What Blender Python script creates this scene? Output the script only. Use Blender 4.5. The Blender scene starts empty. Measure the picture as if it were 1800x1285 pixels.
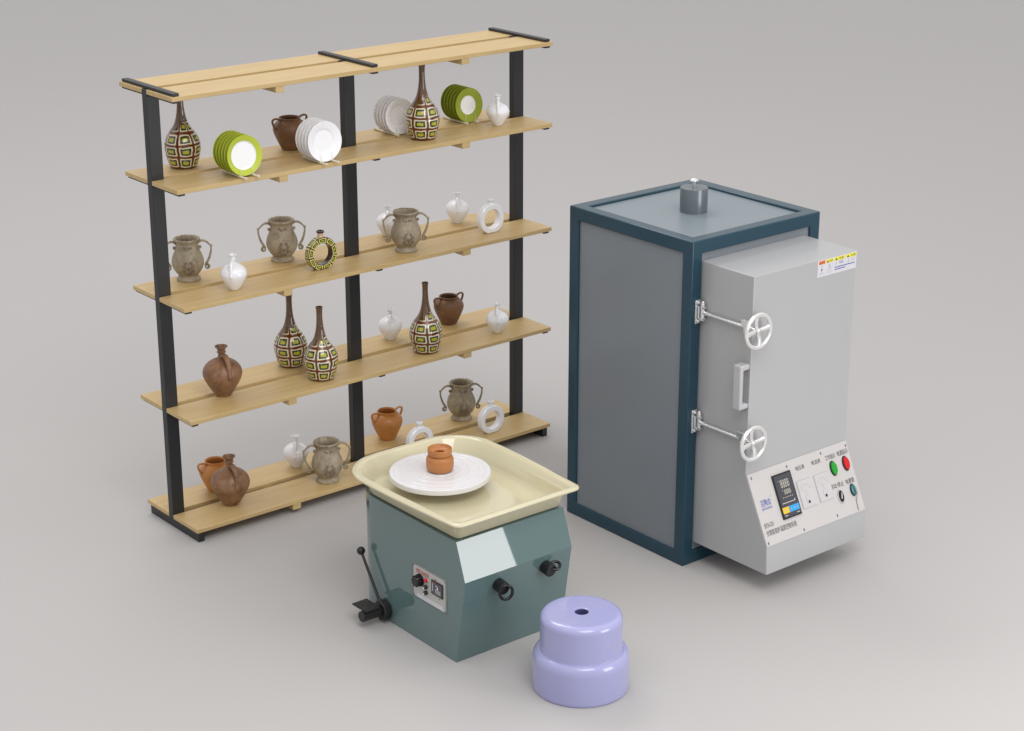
import bpy, bmesh, math, random
from mathutils import Vector, Matrix
PI = math.pi
sc = bpy.context.scene
col = sc.collection
random.seed(7)

# ------------------------------------------------------------ materials
def nm(name):
    m = bpy.data.materials.new(name); m.use_nodes = True
    nt = m.node_tree; b = nt.nodes['Principled BSDF']
    return m, nt, b

def setp(b, **k):
    for a, v in k.items():
        b.inputs[a.replace('_', ' ')].default_value = v

def mixc(nt, a, b, fac):
    n = nt.nodes.new('ShaderNodeMix'); n.data_type = 'RGBA'
    for i, v in ((6, a), (7, b)):
        if isinstance(v, tuple): n.inputs[i].default_value = (*v, 1)
        else: nt.links.new(v, n.inputs[i])
    if isinstance(fac, float): n.inputs[0].default_value = fac
    else: nt.links.new(fac, n.inputs[0])
    return n.outputs[2]

def noise(nt, scale, detail=4, rough=.55, vec=None, dist=0):
    n = nt.nodes.new('ShaderNodeTexNoise')
    n.inputs['Scale'].default_value = scale; n.inputs['Detail'].default_value = detail
    n.inputs['Roughness'].default_value = rough; n.inputs['Distortion'].default_value = dist
    if vec is not None: nt.links.new(vec, n.inputs['Vector'])
    return n.outputs['Fac']

def coord(nt, scale=(1, 1, 1), rnd=False):
    tc = nt.nodes.new('ShaderNodeTexCoord')
    mp = nt.nodes.new('ShaderNodeMapping'); mp.inputs['Scale'].default_value = scale
    nt.links.new(tc.outputs['Object'], mp.inputs['Vector'])
    if rnd:
        oi = nt.nodes.new('ShaderNodeObjectInfo')
        mm = nt.nodes.new('ShaderNodeMath'); mm.operation = 'MULTIPLY'; mm.inputs[1].default_value = 37.0
        nt.links.new(oi.outputs['Random'], mm.inputs[0])
        nt.links.new(mm.outputs[0], mp.inputs['Location'])
    return mp.outputs['Vector']

def ramp(nt, fac, stops, interp='LINEAR'):
    r = nt.nodes.new('ShaderNodeValToRGB'); nt.links.new(fac, r.inputs[0])
    cr = r.color_ramp; cr.interpolation = interp
    while len(cr.elements) < len(stops): cr.elements.new(.5)
    for e, (p, c) in zip(cr.elements, stops):
        e.position = p; e.color = (*c, 1) if isinstance(c, tuple) else (c, c, c, 1)
    return r.outputs[0]

def bump(nt, b, h, strength, dist=.001):
    n = nt.nodes.new('ShaderNodeBump'); n.inputs['Strength'].default_value = strength
    n.inputs['Distance'].default_value = dist
    nt.links.new(h, n.inputs['Height']); nt.links.new(n.outputs[0], b.inputs['Normal'])

def math_(nt, op, a, b=None, c=None):
    n = nt.nodes.new('ShaderNodeMath'); n.operation = op
    for i, v in enumerate((a, b, c)):
        if v is None: continue
        if isinstance(v, (int, float)): n.inputs[i].default_value = v
        else: nt.links.new(v, n.inputs[i])
    return n.outputs[0]

def paint(name, c, rough=.3, var=.06, scale=6, coat=0, metal=0, bmp=.0, spec=.5, rvar=.0):
    m, nt, b = nm(name)
    v = coord(nt)
    f = noise(nt, scale, 5, .6, v)
    lo = tuple(x * (1 - var) for x in c); hi = tuple(min(1, x * (1 + var)) for x in c)
    nt.links.new(mixc(nt, lo, hi, f), b.inputs['Base Color'])
    setp(b, Roughness=rough, Metallic=metal)
    b.inputs['Coat Weight'].default_value = coat; b.inputs['Coat Roughness'].default_value = .015
    b.inputs['Specular IOR Level'].default_value = spec
    if rvar:
        f2 = noise(nt, scale * 3, 4, .6, v)
        nt.links.new(math_(nt, 'MULTIPLY_ADD', f2, rvar, rough - rvar / 2), b.inputs['Roughness'])
    if bmp: bump(nt, b, noise(nt, scale * 30, 3, .6, v), bmp, .0006)
    return m

def clay(name, c, c2, rough=.6, bmp=.35, scale=30, coat=0):
    m, nt, b = nm(name)
    v = coord(nt, rnd=True)
    f = noise(nt, scale, 8, .65, v, .4)
    f2 = noise(nt, scale * 6, 4, .6, v)
    a = mixc(nt, c, c2, ramp(nt, f, [(.3, 0.), (.7, 1.)]))
    dk = tuple(x * .55 for x in c2)
    a = mixc(nt, a, dk, ramp(nt, f2, [(.58, 0.), (.75, .45)]))
    nt.links.new(a, b.inputs['Base Color']); setp(b, Roughness=rough)
    b.inputs['Coat Weight'].default_value = coat; b.inputs['Coat Roughness'].default_value = .1
    bump(nt, b, math_(nt, 'ADD', f2, math_(nt, 'MULTIPLY', f, 2.0)), bmp, .0015)
    return m

def wood(name, c1, c2):
    m, nt, b = nm(name)
    v = coord(nt, (1.2, 14, 14), rnd=True)
    f = noise(nt, 3.0, 6, .6, v, .35)
    v2 = coord(nt, (3.5, 150, 150), rnd=True)
    f2 = noise(nt, 2.0, 4, .6, v2)
    f3 = noise(nt, 1.2, 2, .5, coord(nt, (1, 2, 2), rnd=True))
    a = mixc(nt, c1, c2, ramp(nt, f, [(.36, 0.), (.66, 1.)]))
    a = mixc(nt, a, tuple(x * .8 for x in c2), ramp(nt, f2, [(.5, 0.), (.8, .4)]))
    a = mixc(nt, a, tuple(x * .9 for x in c1), math_(nt, 'MULTIPLY', f3, .5))
    nt.links.new(a, b.inputs['Base Color']); setp(b, Roughness=.42)
    bump(nt, b, f2, .12, .0006)
    return m

M = {}
M['floor'] = paint('floor_paper', (.434, .421, .414), .6, .012, .6, spec=.3)
M['wood'] = wood('oak_board', (.59, .425, .20), (.50, .35, .145))
M['steel_black'] = paint('black_steel', (.017, .018, .021), .42, .15, 8, rvar=.08)
M['steel_grey'] = paint('grey_blue_steel', (.022, .03, .035), .3, .12, 8, rvar=.08)
M['kiln_frame'] = paint('kiln_frame_paint', (.016, .052, .080), .18, .05, 5, spec=.4, rvar=.05)
M['kiln_panel'] = paint('kiln_panel_paint', (.198, .222, .246), .2, .05, 3, rvar=.08, spec=.4)
M['kiln_top'] = paint('kiln_top_paint', (.20, .24, .265), .35, .04, 3, rvar=.06)
M['chimney'] = paint('chimney_steel', (.14, .17, .19), .28, .06, 8, metal=.3)
M['door'] = paint('door_white_paint', (.395, .398, .405), .25, .02, 3, rvar=.06)
M['plate_panel'] = paint('control_plate', (.52, .50, .49), .4, .02, 5)
M['chrome'] = paint('chrome', (.74, .74, .75), .12, .03, 20, metal=1)
M['ivory'] = paint('ivory_wheel_enamel', (.72, .72, .71), .18, .03, 12, coat=.6, metal=.45)
M['handle_grey'] = paint('handle_grey_plastic', (.46, .46, .48), .3, .03, 6)
M['teal'] = paint('teal_machine_paint', (.10, .165, .165), .02, .03, 3, coat=.5, spec=.7)
M['bright_steel'] = paint('bright_steel', (.74, .74, .75), .16, .04, 20, metal=.75)
M['pan'] = paint('cream_pan_plastic', (.60, .55, .375), .1, .015, 4, coat=.4)
M['disc'] = paint('white_disc_plastic', (.68, .67, .685), .18, .015, 6, coat=.3)
M['lilac'] = paint('lilac_plastic', (.34, .345, .58), .16, .02, 4, coat=.4)
M['lilac'].node_tree.nodes['Principled BSDF'].inputs['Subsurface Weight'].default_value = .0
M['black_iron'] = paint('black_iron', (.014, .013, .013), .4, .3, 40, bmp=.4)
M['rubber'] = paint('black_plastic', (.008, .008, .009), .25, .1, 30)
M['ink'] = paint('black_ink', (.07, .07, .075), .5, .05, 5)
M['inkgrey'] = paint('grey_ink', (.47, .465, .50), .5, .05, 5)
M['blue'] = paint('blue_ink', (.05, .10, .42), .5, .05, 5)
M['red_ink'] = paint('red_ink', (.55, .03, .02), .5, .05, 5)
M['green_btn'] = paint('green_button', (.006, .31, .015), .25, .05, 5, coat=.15)
M['red_btn'] = paint('red_button', (.56, .004, .008), .25, .05, 5, coat=.15)
M['orange'] = paint('orange_label', (.85, .20, .02), .5, .02, 5)
M['yellow'] = paint('yellow_label', (.72, .66, .02), .5, .02, 5)
M['yellow_key'] = paint('yellow_key', (.75, .48, .03), .4, .02, 5)
M['blue_key'] = paint('blue_key', (.03, .32, .68), .4, .02, 5)
M['sticker'] = paint('sticker_white', (.60, .59, .63), .4, .02, 5)
M['screen'] = paint('dark_screen', (.045, .045, .06), .15, .05, 5, coat=.5)
M['seg'] = paint('digit_segment', (.45, .43, .36), .4, .05, 5)
M['meter'] = paint('meter_face', (.525, .51, .515), .25, .02, 5)
M['teal_key'] = paint('teal_key_switch', (.02, .16, .18), .25, .1, 9)
M['cord'] = paint('brown_key_cord', (.22, .12, .07), .5, .1, 20)
M['alu'] = paint('brushed_aluminium', (.50, .50, .47), .35, .06, 9, metal=.25)
M['white_glaze'] = paint('white_glaze', (.86, .87, .91), .2, .03, 12, coat=.3, bmp=.12)
M['grey_glaze'] = paint('grey_white_glaze', (.70, .71, .75), .35, .06, 18, bmp=.25)
M['plate_white'] = paint('white_porcelain', (.90, .90, .92), .42, .01, 6, coat=0)
M['plate_grey'] = paint('grey_porcelain', (.44, .43, .43), .2, .02, 6, coat=.3)
M['plate_lime'] = paint('lime_glaze', (.50, .58, .055), .4, .03, 6)
M['lime_back'] = paint('lime_underside_shade', (.20, .26, .02), .4, .03, 6)  # darker lime: shade between the racked plates painted into their undersides
M['olive_back'] = paint('olive_underside_shade', (.11, .145, .012), .4, .03, 6)  # same for the olive plates, shade put into the underside colour
M['plate_olive'] = paint('olive_glaze', (.31, .37, .03), .4, .03, 6)
M['dowel'] = paint('pale_dowel', (.70, .64, .48), .4, .06, 20)
M['acrylic'] = paint('clear_pin', (.72, .72, .68), .2, .02, 6)
M['brown_clay'] = clay('brown_clay', (.33, .175, .092), (.145, .070, .034), .45, .4, 24)
M['dark_clay'] = clay('dark_brown_clay', (.235, .12, .058), (.115, .054, .025), .5, .25, 20)
M['orange_clay'] = clay('orange_clay', (.56, .24, .068), (.46, .185, .045), .42, .2, 14, coat=.15)
M['terracotta'] = clay('terracotta', (.47, .19, .058), (.40, .15, .042), .45, .12, 20)
M['hollow'] = paint('dark_hollow', (.02, .01, .006), .7, .1, 20)
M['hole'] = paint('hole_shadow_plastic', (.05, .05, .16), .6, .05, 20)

def urn_mat():
    m, nt, b = nm('carved_stone_glaze')
    v = coord(nt, rnd=True)
    f = noise(nt, 28, 8, .7, v, .6); f2 = noise(nt, 140, 4, .6, v)
    a = mixc(nt, (.42, .355, .255), (.22, .178, .118), ramp(nt, f, [(.35, 0.), (.68, 1.)]))
    a = mixc(nt, a, (.55, .49, .39), ramp(nt, f2, [(.6, 0.), (.8, .4)]))
    nt.links.new(a, b.inputs['Base Color']); setp(b, Roughness=.5)
    bump(nt, b, math_(nt, 'ADD', f2, f), .5, .002)
    return m
M['urn'] = urn_mat()
M['urn_relief'] = clay('urn_relief_patina', (.17, .13, .085), (.28, .225, .155), .55, .3, 60)

def tiles(nt, u, v, aspect, warp):
    """painted cells: rust lines, cream band, dark green band, yellow-green core"""
    fu = math_(nt, 'FRACT', u); fv = math_(nt, 'FRACT', v)
    du = math_(nt, 'MULTIPLY', math_(nt, 'SUBTRACT', .5, math_(nt, 'ABSOLUTE', math_(nt, 'SUBTRACT', fu, .5))), aspect)
    dv = math_(nt, 'SUBTRACT', .5, math_(nt, 'ABSOLUTE', math_(nt, 'SUBTRACT', fv, .5)))
    d = math_(nt, 'SMOOTH_MIN', du, dv, .12)
    d = math_(nt, 'ADD', d, math_(nt, 'MULTIPLY', math_(nt, 'SUBTRACT', warp, .5), .15))
    return d

def vase_mat():
    m, nt, b = nm('painted_glaze')
    tc = nt.nodes.new('ShaderNodeTexCoord')
    sp = nt.nodes.new('ShaderNodeSeparateXYZ'); nt.links.new(tc.outputs['Object'], sp.inputs[0])
    x, y, z = sp.outputs
    ang = math_(nt, 'ARCTAN2', y, x)
    vv = coord(nt)
    w = noise(nt, 45, 3, .6, vv)
    wl = noise(nt, 16, 2, .5, vv)
    u = math_(nt, 'MULTIPLY_ADD', ang, 7 / (2 * PI), 10.0)
    u = math_(nt, 'ADD', u, math_(nt, 'MULTIPLY', math_(nt, 'SUBTRACT', wl, .5), .22))
    v = math_(nt, 'MULTIPLY_ADD', z, 1 / .0495, -.12)
    v = math_(nt, 'ADD', v, math_(nt, 'MULTIPLY', math_(nt, 'SUBTRACT', wl, .5), .22))
    d = tiles(nt, u, v, 1.25, w)
    c = ramp(nt, d, [(0, (.09, .017, .008)), (.075, (.14, .026, .010)), (.10, (.40, .24, .06)), (.125, (.74, .68, .48)), (.195, (.78, .74, .60)),
                     (.22, (.10, .10, .03)), (.245, (.010, .026, .016)), (.335, (.015, .05, .024)), (.36, (.33, .34, .02)), (.44, (.55, .48, .02)), (.5, (.42, .42, .03))])
    # brown glaze of the neck, reaching lower on one side
    tilt = math_(nt, 'MULTIPLY', math_(nt, 'SINE', math_(nt, 'ADD', ang, 5.0)), .028)
    hgt = math_(nt, 'ADD', math_(nt, 'ADD', z, tilt), math_(nt, 'MULTIPLY', math_(nt, 'SUBTRACT', w, .5), .02))
    k = ramp(nt, math_(nt, 'MULTIPLY_ADD', hgt, 1.0, 0.0), [(.165, 0.), (.185, 1.)])
    brown = mixc(nt, (.15, .075, .025), (.07, .028, .010), w)
    c = mixc(nt, c, brown, k)
    # foot ring
    k2 = ramp(nt, z, [(.004, 1.), (.007, 0.)])
    c = mixc(nt, c, (.09, .03, .012), k2)
    nt.links.new(c, b.inputs['Base Color']); setp(b, Roughness=.09)
    b.inputs['Coat Weight'].default_value = .8; b.inputs['Coat Roughness'].default_value = .06
    bump(nt, b, ramp(nt, d, [(0, 0.), (.12, 1.)]), .35, .0015)
    return m
M['vase'] = vase_mat()

def ring_mat(rim):
    m, nt, b = nm('painted_ring_' + ('rim' if rim else 'face'))
    tc = nt.nodes.new('ShaderNodeTexCoord')
    sp = nt.nodes.new('ShaderNodeSeparateXYZ'); nt.links.new(tc.outputs['Object'], sp.inputs[0])
    x, y, z = sp.outputs
    zz = math_(nt, 'SUBTRACT', z, .070)
    ang = math_(nt, 'ARCTAN2', zz, x)
    w = noise(nt, 60, 3, .6, coord(nt))
    u = math_(nt, 'MULTIPLY_ADD', ang, 9 / (2 * PI), 10.25)
    if rim: v = math_(nt, 'MULTIPLY_ADD', y, 1 / .036, .5)
    else:
        r = math_(nt, 'SQRT', math_(nt, 'ADD', math_(nt, 'MULTIPLY', x, x), math_(nt, 'MULTIPLY', zz, zz)))
        v = math_(nt, 'MULTIPLY_ADD', r, 1 / .028, -.048 / .028)
    d = tiles(nt, u, v, 1.45, w)
    c = ramp(nt, d, [(0, (.04, .015, .008)), (.09, (.07, .03, .01)), (.12, (.68, .60, .17)), (.235, (.76, .70, .28)),
                     (.265, (.03, .035, .01)), (.38, (.02, .045, .012)), (.41, (.30, .33, .02)), (.5, (.45, .46, .03))])
    nt.links.new(c, b.inputs['Base Color']); setp(b, Roughness=.18)
    b.inputs['Coat Weight'].default_value = .6; b.inputs['Coat Roughness'].default_value = .08
    bump(nt, b, ramp(nt, d, [(0, 0.), (.12, 1.)]), .3, .0015)
    return m
M['ring_face'] = ring_mat(False); M['ring_rim'] = ring_mat(True)
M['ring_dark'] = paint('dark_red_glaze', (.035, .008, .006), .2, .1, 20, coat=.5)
M['ring_neck'] = paint('peach_glaze', (.60, .40, .24), .25, .06, 30, coat=.3)

# ------------------------------------------------------------ mesh helpers
def link(name, bm, mats, parent=None, smooth=35, loc=None, bevel=0, seg=2):
    me = bpy.data.meshes.new(name)
    bmesh.ops.recalc_face_normals(bm, faces=bm.faces)
    bm.to_mesh(me); bm.free()
    if not isinstance(mats, (list, tuple)): mats = [mats]
    for m in mats: me.materials.append(M[m])
    if smooth:
        me.shade_smooth(); me.set_sharp_from_angle(angle=math.radians(smooth))
    o = bpy.data.objects.new(name, me); col.objects.link(o)
    if parent: o.parent = parent
    if loc: o.location = loc
    if bevel:
        md = o.modifiers.new('bevel', 'BEVEL'); md.width = bevel; md.segments = seg
        md.limit_method = 'ANGLE'; md.angle_limit = math.radians(40); md.harden_normals = False
    return o

def tag(o, label=None, cat=None, group=None, kind=None):
    if label: o['label'] = label
    if cat: o['category'] = cat
    if group: o['group'] = group
    if kind: o['kind'] = kind
    return o

def thing(name, loc=(0, 0, 0), rz=0, **k):
    o = bpy.data.objects.new(name, None); col.objects.link(o)
    o.location = loc; o.rotation_euler = (0, 0, rz); o.empty_display_size = .05
    return tag(o, **k)

def box(bm, x0, x1, y0, y1, z0, z1, mi=0):
    v = [bm.verts.new((x, y, z)) for z in (z0, z1) for y in (y0, y1) for x in (x0, x1)]
    for f in ((0, 1, 3, 2), (4, 6, 7, 5), (0, 4, 5, 1), (2, 3, 7, 6), (0, 2, 6, 4), (1, 5, 7, 3)):
        fc = bm.faces.new([v[i] for i in f]); fc.material_index = mi

def frame_of(a, b):
    d = (Vector(b) - Vector(a)); L = d.length; d.normalize()
    return Matrix.Translation(Vector(a)) @ d.to_track_quat('Z', 'Y').to_matrix().to_4x4(), L

def lathe(bm, prof, n=64, mat=None, mi=0, wob=None, sx=1, sy=1):
    """prof: list of (r, z); optional per-segment material index as third item"""
    mat = mat or Matrix.Identity(4)
    rings = []
    for p in prof:
        r, z = p[0], p[1]
        if r < 1e-6: rings.append([bm.verts.new(mat @ Vector((0, 0, z)))])
        else:
            rg = []
            for i in range(n):
                t = 2 * PI * i / n
                rr, dz = r, 0
                if wob: rr, dz = wob(r, z, t)
                rg.append(bm.verts.new(mat @ Vector((rr * math.cos(t) * sx, rr * math.sin(t) * sy, z + dz))))
            rings.append(rg)
    for j in range(len(rings) - 1):
        a, b = rings[j], rings[j + 1]
        m_ = prof[j + 1][2] if len(prof[j + 1]) > 2 else mi
        for i in range(n):
            k = (i + 1) % n
            if len(a) == 1 and len(b) == 1: break
            if len(a) == 1: f = bm.faces.new((a[0], b[k], b[i]))
            elif len(b) == 1: f = bm.faces.new((a[i], a[k], b[0]))
            else: f = bm.faces.new((a[i], a[k], b[k], b[i]))
            f.material_index = m_
    return rings

def cyl(bm, a, b, r, n=24, r2=None, mi=0, bev=0):
    m, L = frame_of(a, b); r2 = r if r2 is None else r2
    if bev: prof = [(0, 0), (r - bev, 0), (r, bev), (r2, L - bev), (r2 - bev, L), (0, L)]
    else: prof = [(0, 0), (r, 0), (r2, L), (0, L)]
    lathe(bm, prof, n, m, mi)

def spline(pts, n=8):
    """Catmull-Rom through the points"""
    P = [Vector(p) for p in pts]; P = [P[0] * 2 - P[1]] + P + [P[-1] * 2 - P[-2]]
    out = []
    for i in range(1, len(P) - 2):
        for k in range(n):
            t = k / n; a, b, c, d = P[i - 1:i + 3]
            out.append(.5 * ((2 * b) + (-a + c) * t + (2 * a - 5 * b + 4 * c - d) * t * t + (-a + 3 * b - 3 * c + d) * t ** 3))
    out.append(P[-2]); return out

def tube(bm, pts, r, n=10, mi=0, flat=1, closed=False, flatvec=None):
    """r: number or function of t in 0..1; flat: second-axis ratio along flatvec"""
    P = [Vector(p) for p in pts]; N = len(P); rings = []
    up = Vector(flatvec) if flatvec else Vector((.31, .95, .05)).normalized()
    for i, p in enumerate(P):
        if closed: d = P[(i + 1) % N] - P[i - 1]
        else: d = P[min(i + 1, N - 1)] - P[max(i - 1, 0)]
        d.normalize(); u = (up - d * up.dot(d))
        if u.length < 1e-4: u = d.orthogonal()
        u.normalize(); w = d.cross(u)
        rr = r(i / (N - 1)) if callable(r) else r
        rings.append([bm.verts.new(p + (u * math.cos(2 * PI * k / n) * flat + w * math.sin(2 * PI * k / n)) * rr) for k in range(n)])
    for j in range(N if closed else N - 1):
        a, b = rings[j], rings[(j + 1) % N]
        for k in range(n):
            bm.faces.new((a[k], a[(k + 1) % n], b[(k + 1) % n], b[k])).material_index = mi
    if not closed:
        bm.faces.new(rings[0][::-1]).material_index = mi; bm.faces.new(rings[-1]).material_index = mi

def ball(bm, c, r, mi=0, n=16, sz=1):
    prof = [(0, -r * sz)] + [(r * math.sin(PI * k / 8), -r * math.cos(PI * k / 8) * sz) for k in range(1, 8)] + [(0, r * sz)]
    lathe(bm, prof, n, Matrix.Translation(Vector(c)), mi)

def text_mesh(s):
    cu = bpy.data.curves.new('t', 'FONT'); cu.body = s; cu.resolution_u = 2
    o = bpy.data.objects.new('t', cu); col.objects.link(o)
    dg = bpy.context.evaluated_depsgraph_get()
    me = bpy.data.meshes.new_from_object(o.evaluated_get(dg))
    bpy.data.objects.remove(o); bpy.data.curves.remove(cu)
    return me

def add_text(bm, s, place, u0, u1, v0, v1, h, mi=0):
    """fit the text into the box u0..u1, v0..v1 (v down); place(u, v, h) -> point"""
    me = text_mesh(s)
    if not me.vertices: return
    xs = [v.co.x for v in me.vertices]; ys = [v.co.y for v in me.vertices]
    x0, x1, y0, y1 = min(xs), max(xs), min(ys), max(ys)
    vs = [bm.verts.new(place(u0 + (v.co.x - x0) / (x1 - x0) * (u1 - u0), v1 - (v.co.y - y0) / (y1 - y0) * (v1 - v0), h)) for v in me.vertices]
    for p in me.polygons:
        try: bm.faces.new([vs[i] for i in p.vertices]).material_index = mi
        except ValueError: pass
    bpy.data.meshes.remove(me)

def slab(bm, place, u0, u1, v0, v1, h0, h1, mi=0):
    v = [bm.verts.new(place(u, w, h)) for h in (h0, h1) for w in (v0, v1) for u in (u0, u1)]
    for f in ((0, 1, 3, 2), (4, 6, 7, 5), (0, 4, 5, 1), (2, 3, 7, 6), (0, 2, 6, 4), (1, 5, 7, 3)):
        bm.faces.new([v[i] for i in f]).material_index = mi

def ell(bm, place, u, v, ru, rv, prof, mi=0, n=36):
    """prof: (k, h[, material]) with k the fraction of the radii"""
    rings = []
    for p in prof:
        if p[0] < 1e-6: rings.append([bm.verts.new(place(u, v, p[1]))])
        else: rings.append([bm.verts.new(place(u + ru * p[0] * math.cos(2 * PI * i / n), v + rv * p[0] * math.sin(2 * PI * i / n), p[1])) for i in range(n)])
    for j in range(len(rings) - 1):
        a, b = rings[j], rings[j + 1]; m_ = prof[j + 1][2] if len(prof[j + 1]) > 2 else mi
        for i in range(n):
            k = (i + 1) % n
            if len(b) == 1: f = bm.faces.new((a[i], a[k], b[0]))
            elif len(a) == 1: f = bm.faces.new((a[0], b[i], b[k]))
            else: f = bm.faces.new((a[i], a[k], b[k], b[i]))
            f.material_index = m_

def dup(root, loc, rz=None, scale=None, **k):
    r = root.copy(); col.objects.link(r); r.location = loc
    if rz is not None: r.rotation_euler = (0, 0, rz)
    if scale is not None: r.scale = (scale,) * 3 if isinstance(scale, (int, float)) else scale
    for ch in root.children:
        c = ch.copy(); col.objects.link(c); c.parent = r
        for g in ch.children:
            d = g.copy(); col.objects.link(d); d.parent = c
    return tag(r, **k)

# ------------------------------------------------------------ floor
bm = bmesh.new(); S = 90
bm.faces.new([bm.verts.new(p) for p in ((-S, -S, 0), (S, -S, 0), (S, S, 0), (-S, S, 0))])
tag(link('floor', bm, 'floor', smooth=0), kind='structure', label='pale warm grey seamless studio floor')

# ------------------------------------------------------------ shelf
Z = [.0649, .5644, 1.065, 1.5677, 1.9488]; TH = .0187; D = .4312; W = 2.0
shelf = thing('display_shelf', label='tall five tier open shelf with pale oak planks on black steel posts', cat='shelf')
def plank(y0, y1, z):
    bm = bmesh.new(); box(bm, -1, 1, -(y1 - y0) / 2, (y1 - y0) / 2, -TH, 0)
    o = link('plank', bm, 'wood', shelf, bevel=.0015); o.location = (1, (y0 + y1) / 2, z)
for z in Z:
    plank(0, .2060, z); plank(.2450, D, z)
PX = [(0.0, .058), (.971, 1.029), (1.938, 1.996)]
for x0, x1 in PX:
    bm = bmesh.new(); box(bm, x0 + .0005, x1, .2067, .2443, .047, Z[4] + .0005)
    link('post', bm, 'steel_black', shelf, bevel=.002)
BX = [(.009, .039), (.985, 1.015), (1.957, 1.987)]
for x0, x1 in BX:
    bm = bmesh.new(); box(bm, x0, x1, .008, D - .008, Z[4] + .001, Z[4] + .013)
    link('top_bar', bm, 'steel_black', shelf, bevel=.0015)
    for z in Z[1:]:
        bm = bmesh.new()
        box(bm, x0, x1, .006, .2060, z - TH - .009, z - TH - .0005); box(bm, x0, x1, .2450, D - .006, z - TH - .009, z - TH - .0005)
        link('bracket', bm, 'steel_black', shelf, bevel=.001)
    bm = bmesh.new(); box(bm, x0, x1, .008, D - .008, 0, Z[0] - TH - .0005)
    link('foot', bm, 'steel_black', shelf, bevel=.003)
for z in Z:
    for x0, x1 in ((.490, .532), (1.467, 1.510)):
        bm = bmesh.new(); box(bm, x0, x1, .0005, D - .001, z - TH - .0255, z - TH - .0003)
        link('batten', bm, 'wood', shelf, bevel=.001)

# ------------------------------------------------------------ pottery prototypes
VASE = [(0, .002), (.048, 0), (.055, .003), (.059, .010), (.068, .035), (.0755, .068), (.0775, .088), (.0745, .112), (.066, .134), (.055, .151), (.043, .167), (.031, .186),
        (.0225, .211), (.0170, .24), (.0143, .27), (.0136, .30), (.0142, .322), (.0160, .331), (.0160, .335), (.0125, .336), (.0108, .325), (.0100, .25)]
def smooth_prof(pr, n=4):
    pts = spline([(p[0], p[1], 0) for p in pr], n); return [(max(0, p.x), p.y) for p in pts]
def make_vase():
    bm = bmesh.new(); lathe(bm, smooth_prof(VASE[2:17]) + VASE[17:], 72)
    lathe(bm, [(0, .002), (.048, .0005), (.055, .003)], 72)
    bmesh.ops.remove_doubles(bm, verts=bm.verts, dist=.00005)
    return link('bottle_vase', bm, 'vase', smooth=60)

def jug(name, h, mat_, rz_handle):
    P = [(.12, 0), (.142, .006), (.175, .05), (.255, .17), (.335, .31), (.374, .41), (.380, .48), (.352, .575), (.285, .655), (.20, .712), (.125, .748), (.082, .775), (.066, .82), (.064, .865)]
    L_ = [(.088, .875), (.090, .888), (.072, .898), (.074, .93), (.100, .968), (.122, .985), (.124, 1.0), (.106, 1.002), (.072, .95), (.052, .88), (.045, .8)]
    bm = bmesh.new()
    rnd = random.Random(3)
    lathe(bm, [(r * h, z * h) for r, z in [(0, .004)] + smooth_prof(P) + L_], 64)
    o = link(name, bm, mat_, smooth=50)
    bm = bmesh.new(); c, s = math.cos(rz_handle), math.sin(rz_handle)
    pts = [(.04, .79), (.10, .835), (.19, .835), (.27, .79), (.32, .72), (.350, .63), (.370, .54), (.385, .46), (.360, .41)]
    tube(bm, spline([(r * c * h, r * s * h, z * h) for r, z in pts]), lambda t: h * (.046 - .014 * t), 10, flat=1.35, flatvec=(-s, c, 0))
    link('handle', bm, mat_, o, smooth=60)
    return o

def pot(name, h, mat_):
    k = h / .143
    P = [(.0355, 0), (.039, .003), (.047, .018), (.060, .046), (.0705, .071), (.0748, .090), (.071, .108), (.060, .123), (.049, .131), (.0455, .134)]
    L_ = [(.0475, .138), (.0480, .142), (.0455, .144), (.0415, .141), (.040, .134), (.058, .11), (.062, .09), (.04, .03), (0, .02)]
    bm = bmesh.new()
    pr = [(0, .002)] + smooth_prof(P) + L_
    lathe(bm, [(r * k, z * k) for r, z in pr], 64)
    o = link(name, bm, mat_, smooth=50)
    for s in (-1, 1):
        bm = bmesh.new()
        pts = [(.047, .134), (.060, .1415), (.076, .144), (.087, .139), (.0885, .128), (.083, .113), (.075, .098), (.071, .088)]
        tube(bm, spline([(s * r * k, 0, z * k) for r, z in pts]), lambda t: k * (.0042 + .0016 * abs(t - .5)), 10, flat=1.5, flatvec=(0, 1, 0))
        ball(bm, (s * .0745 * k, .0, .093 * k), .0048 * k)
        link('handle', bm, mat_, o, smooth=60)
    return o

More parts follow.
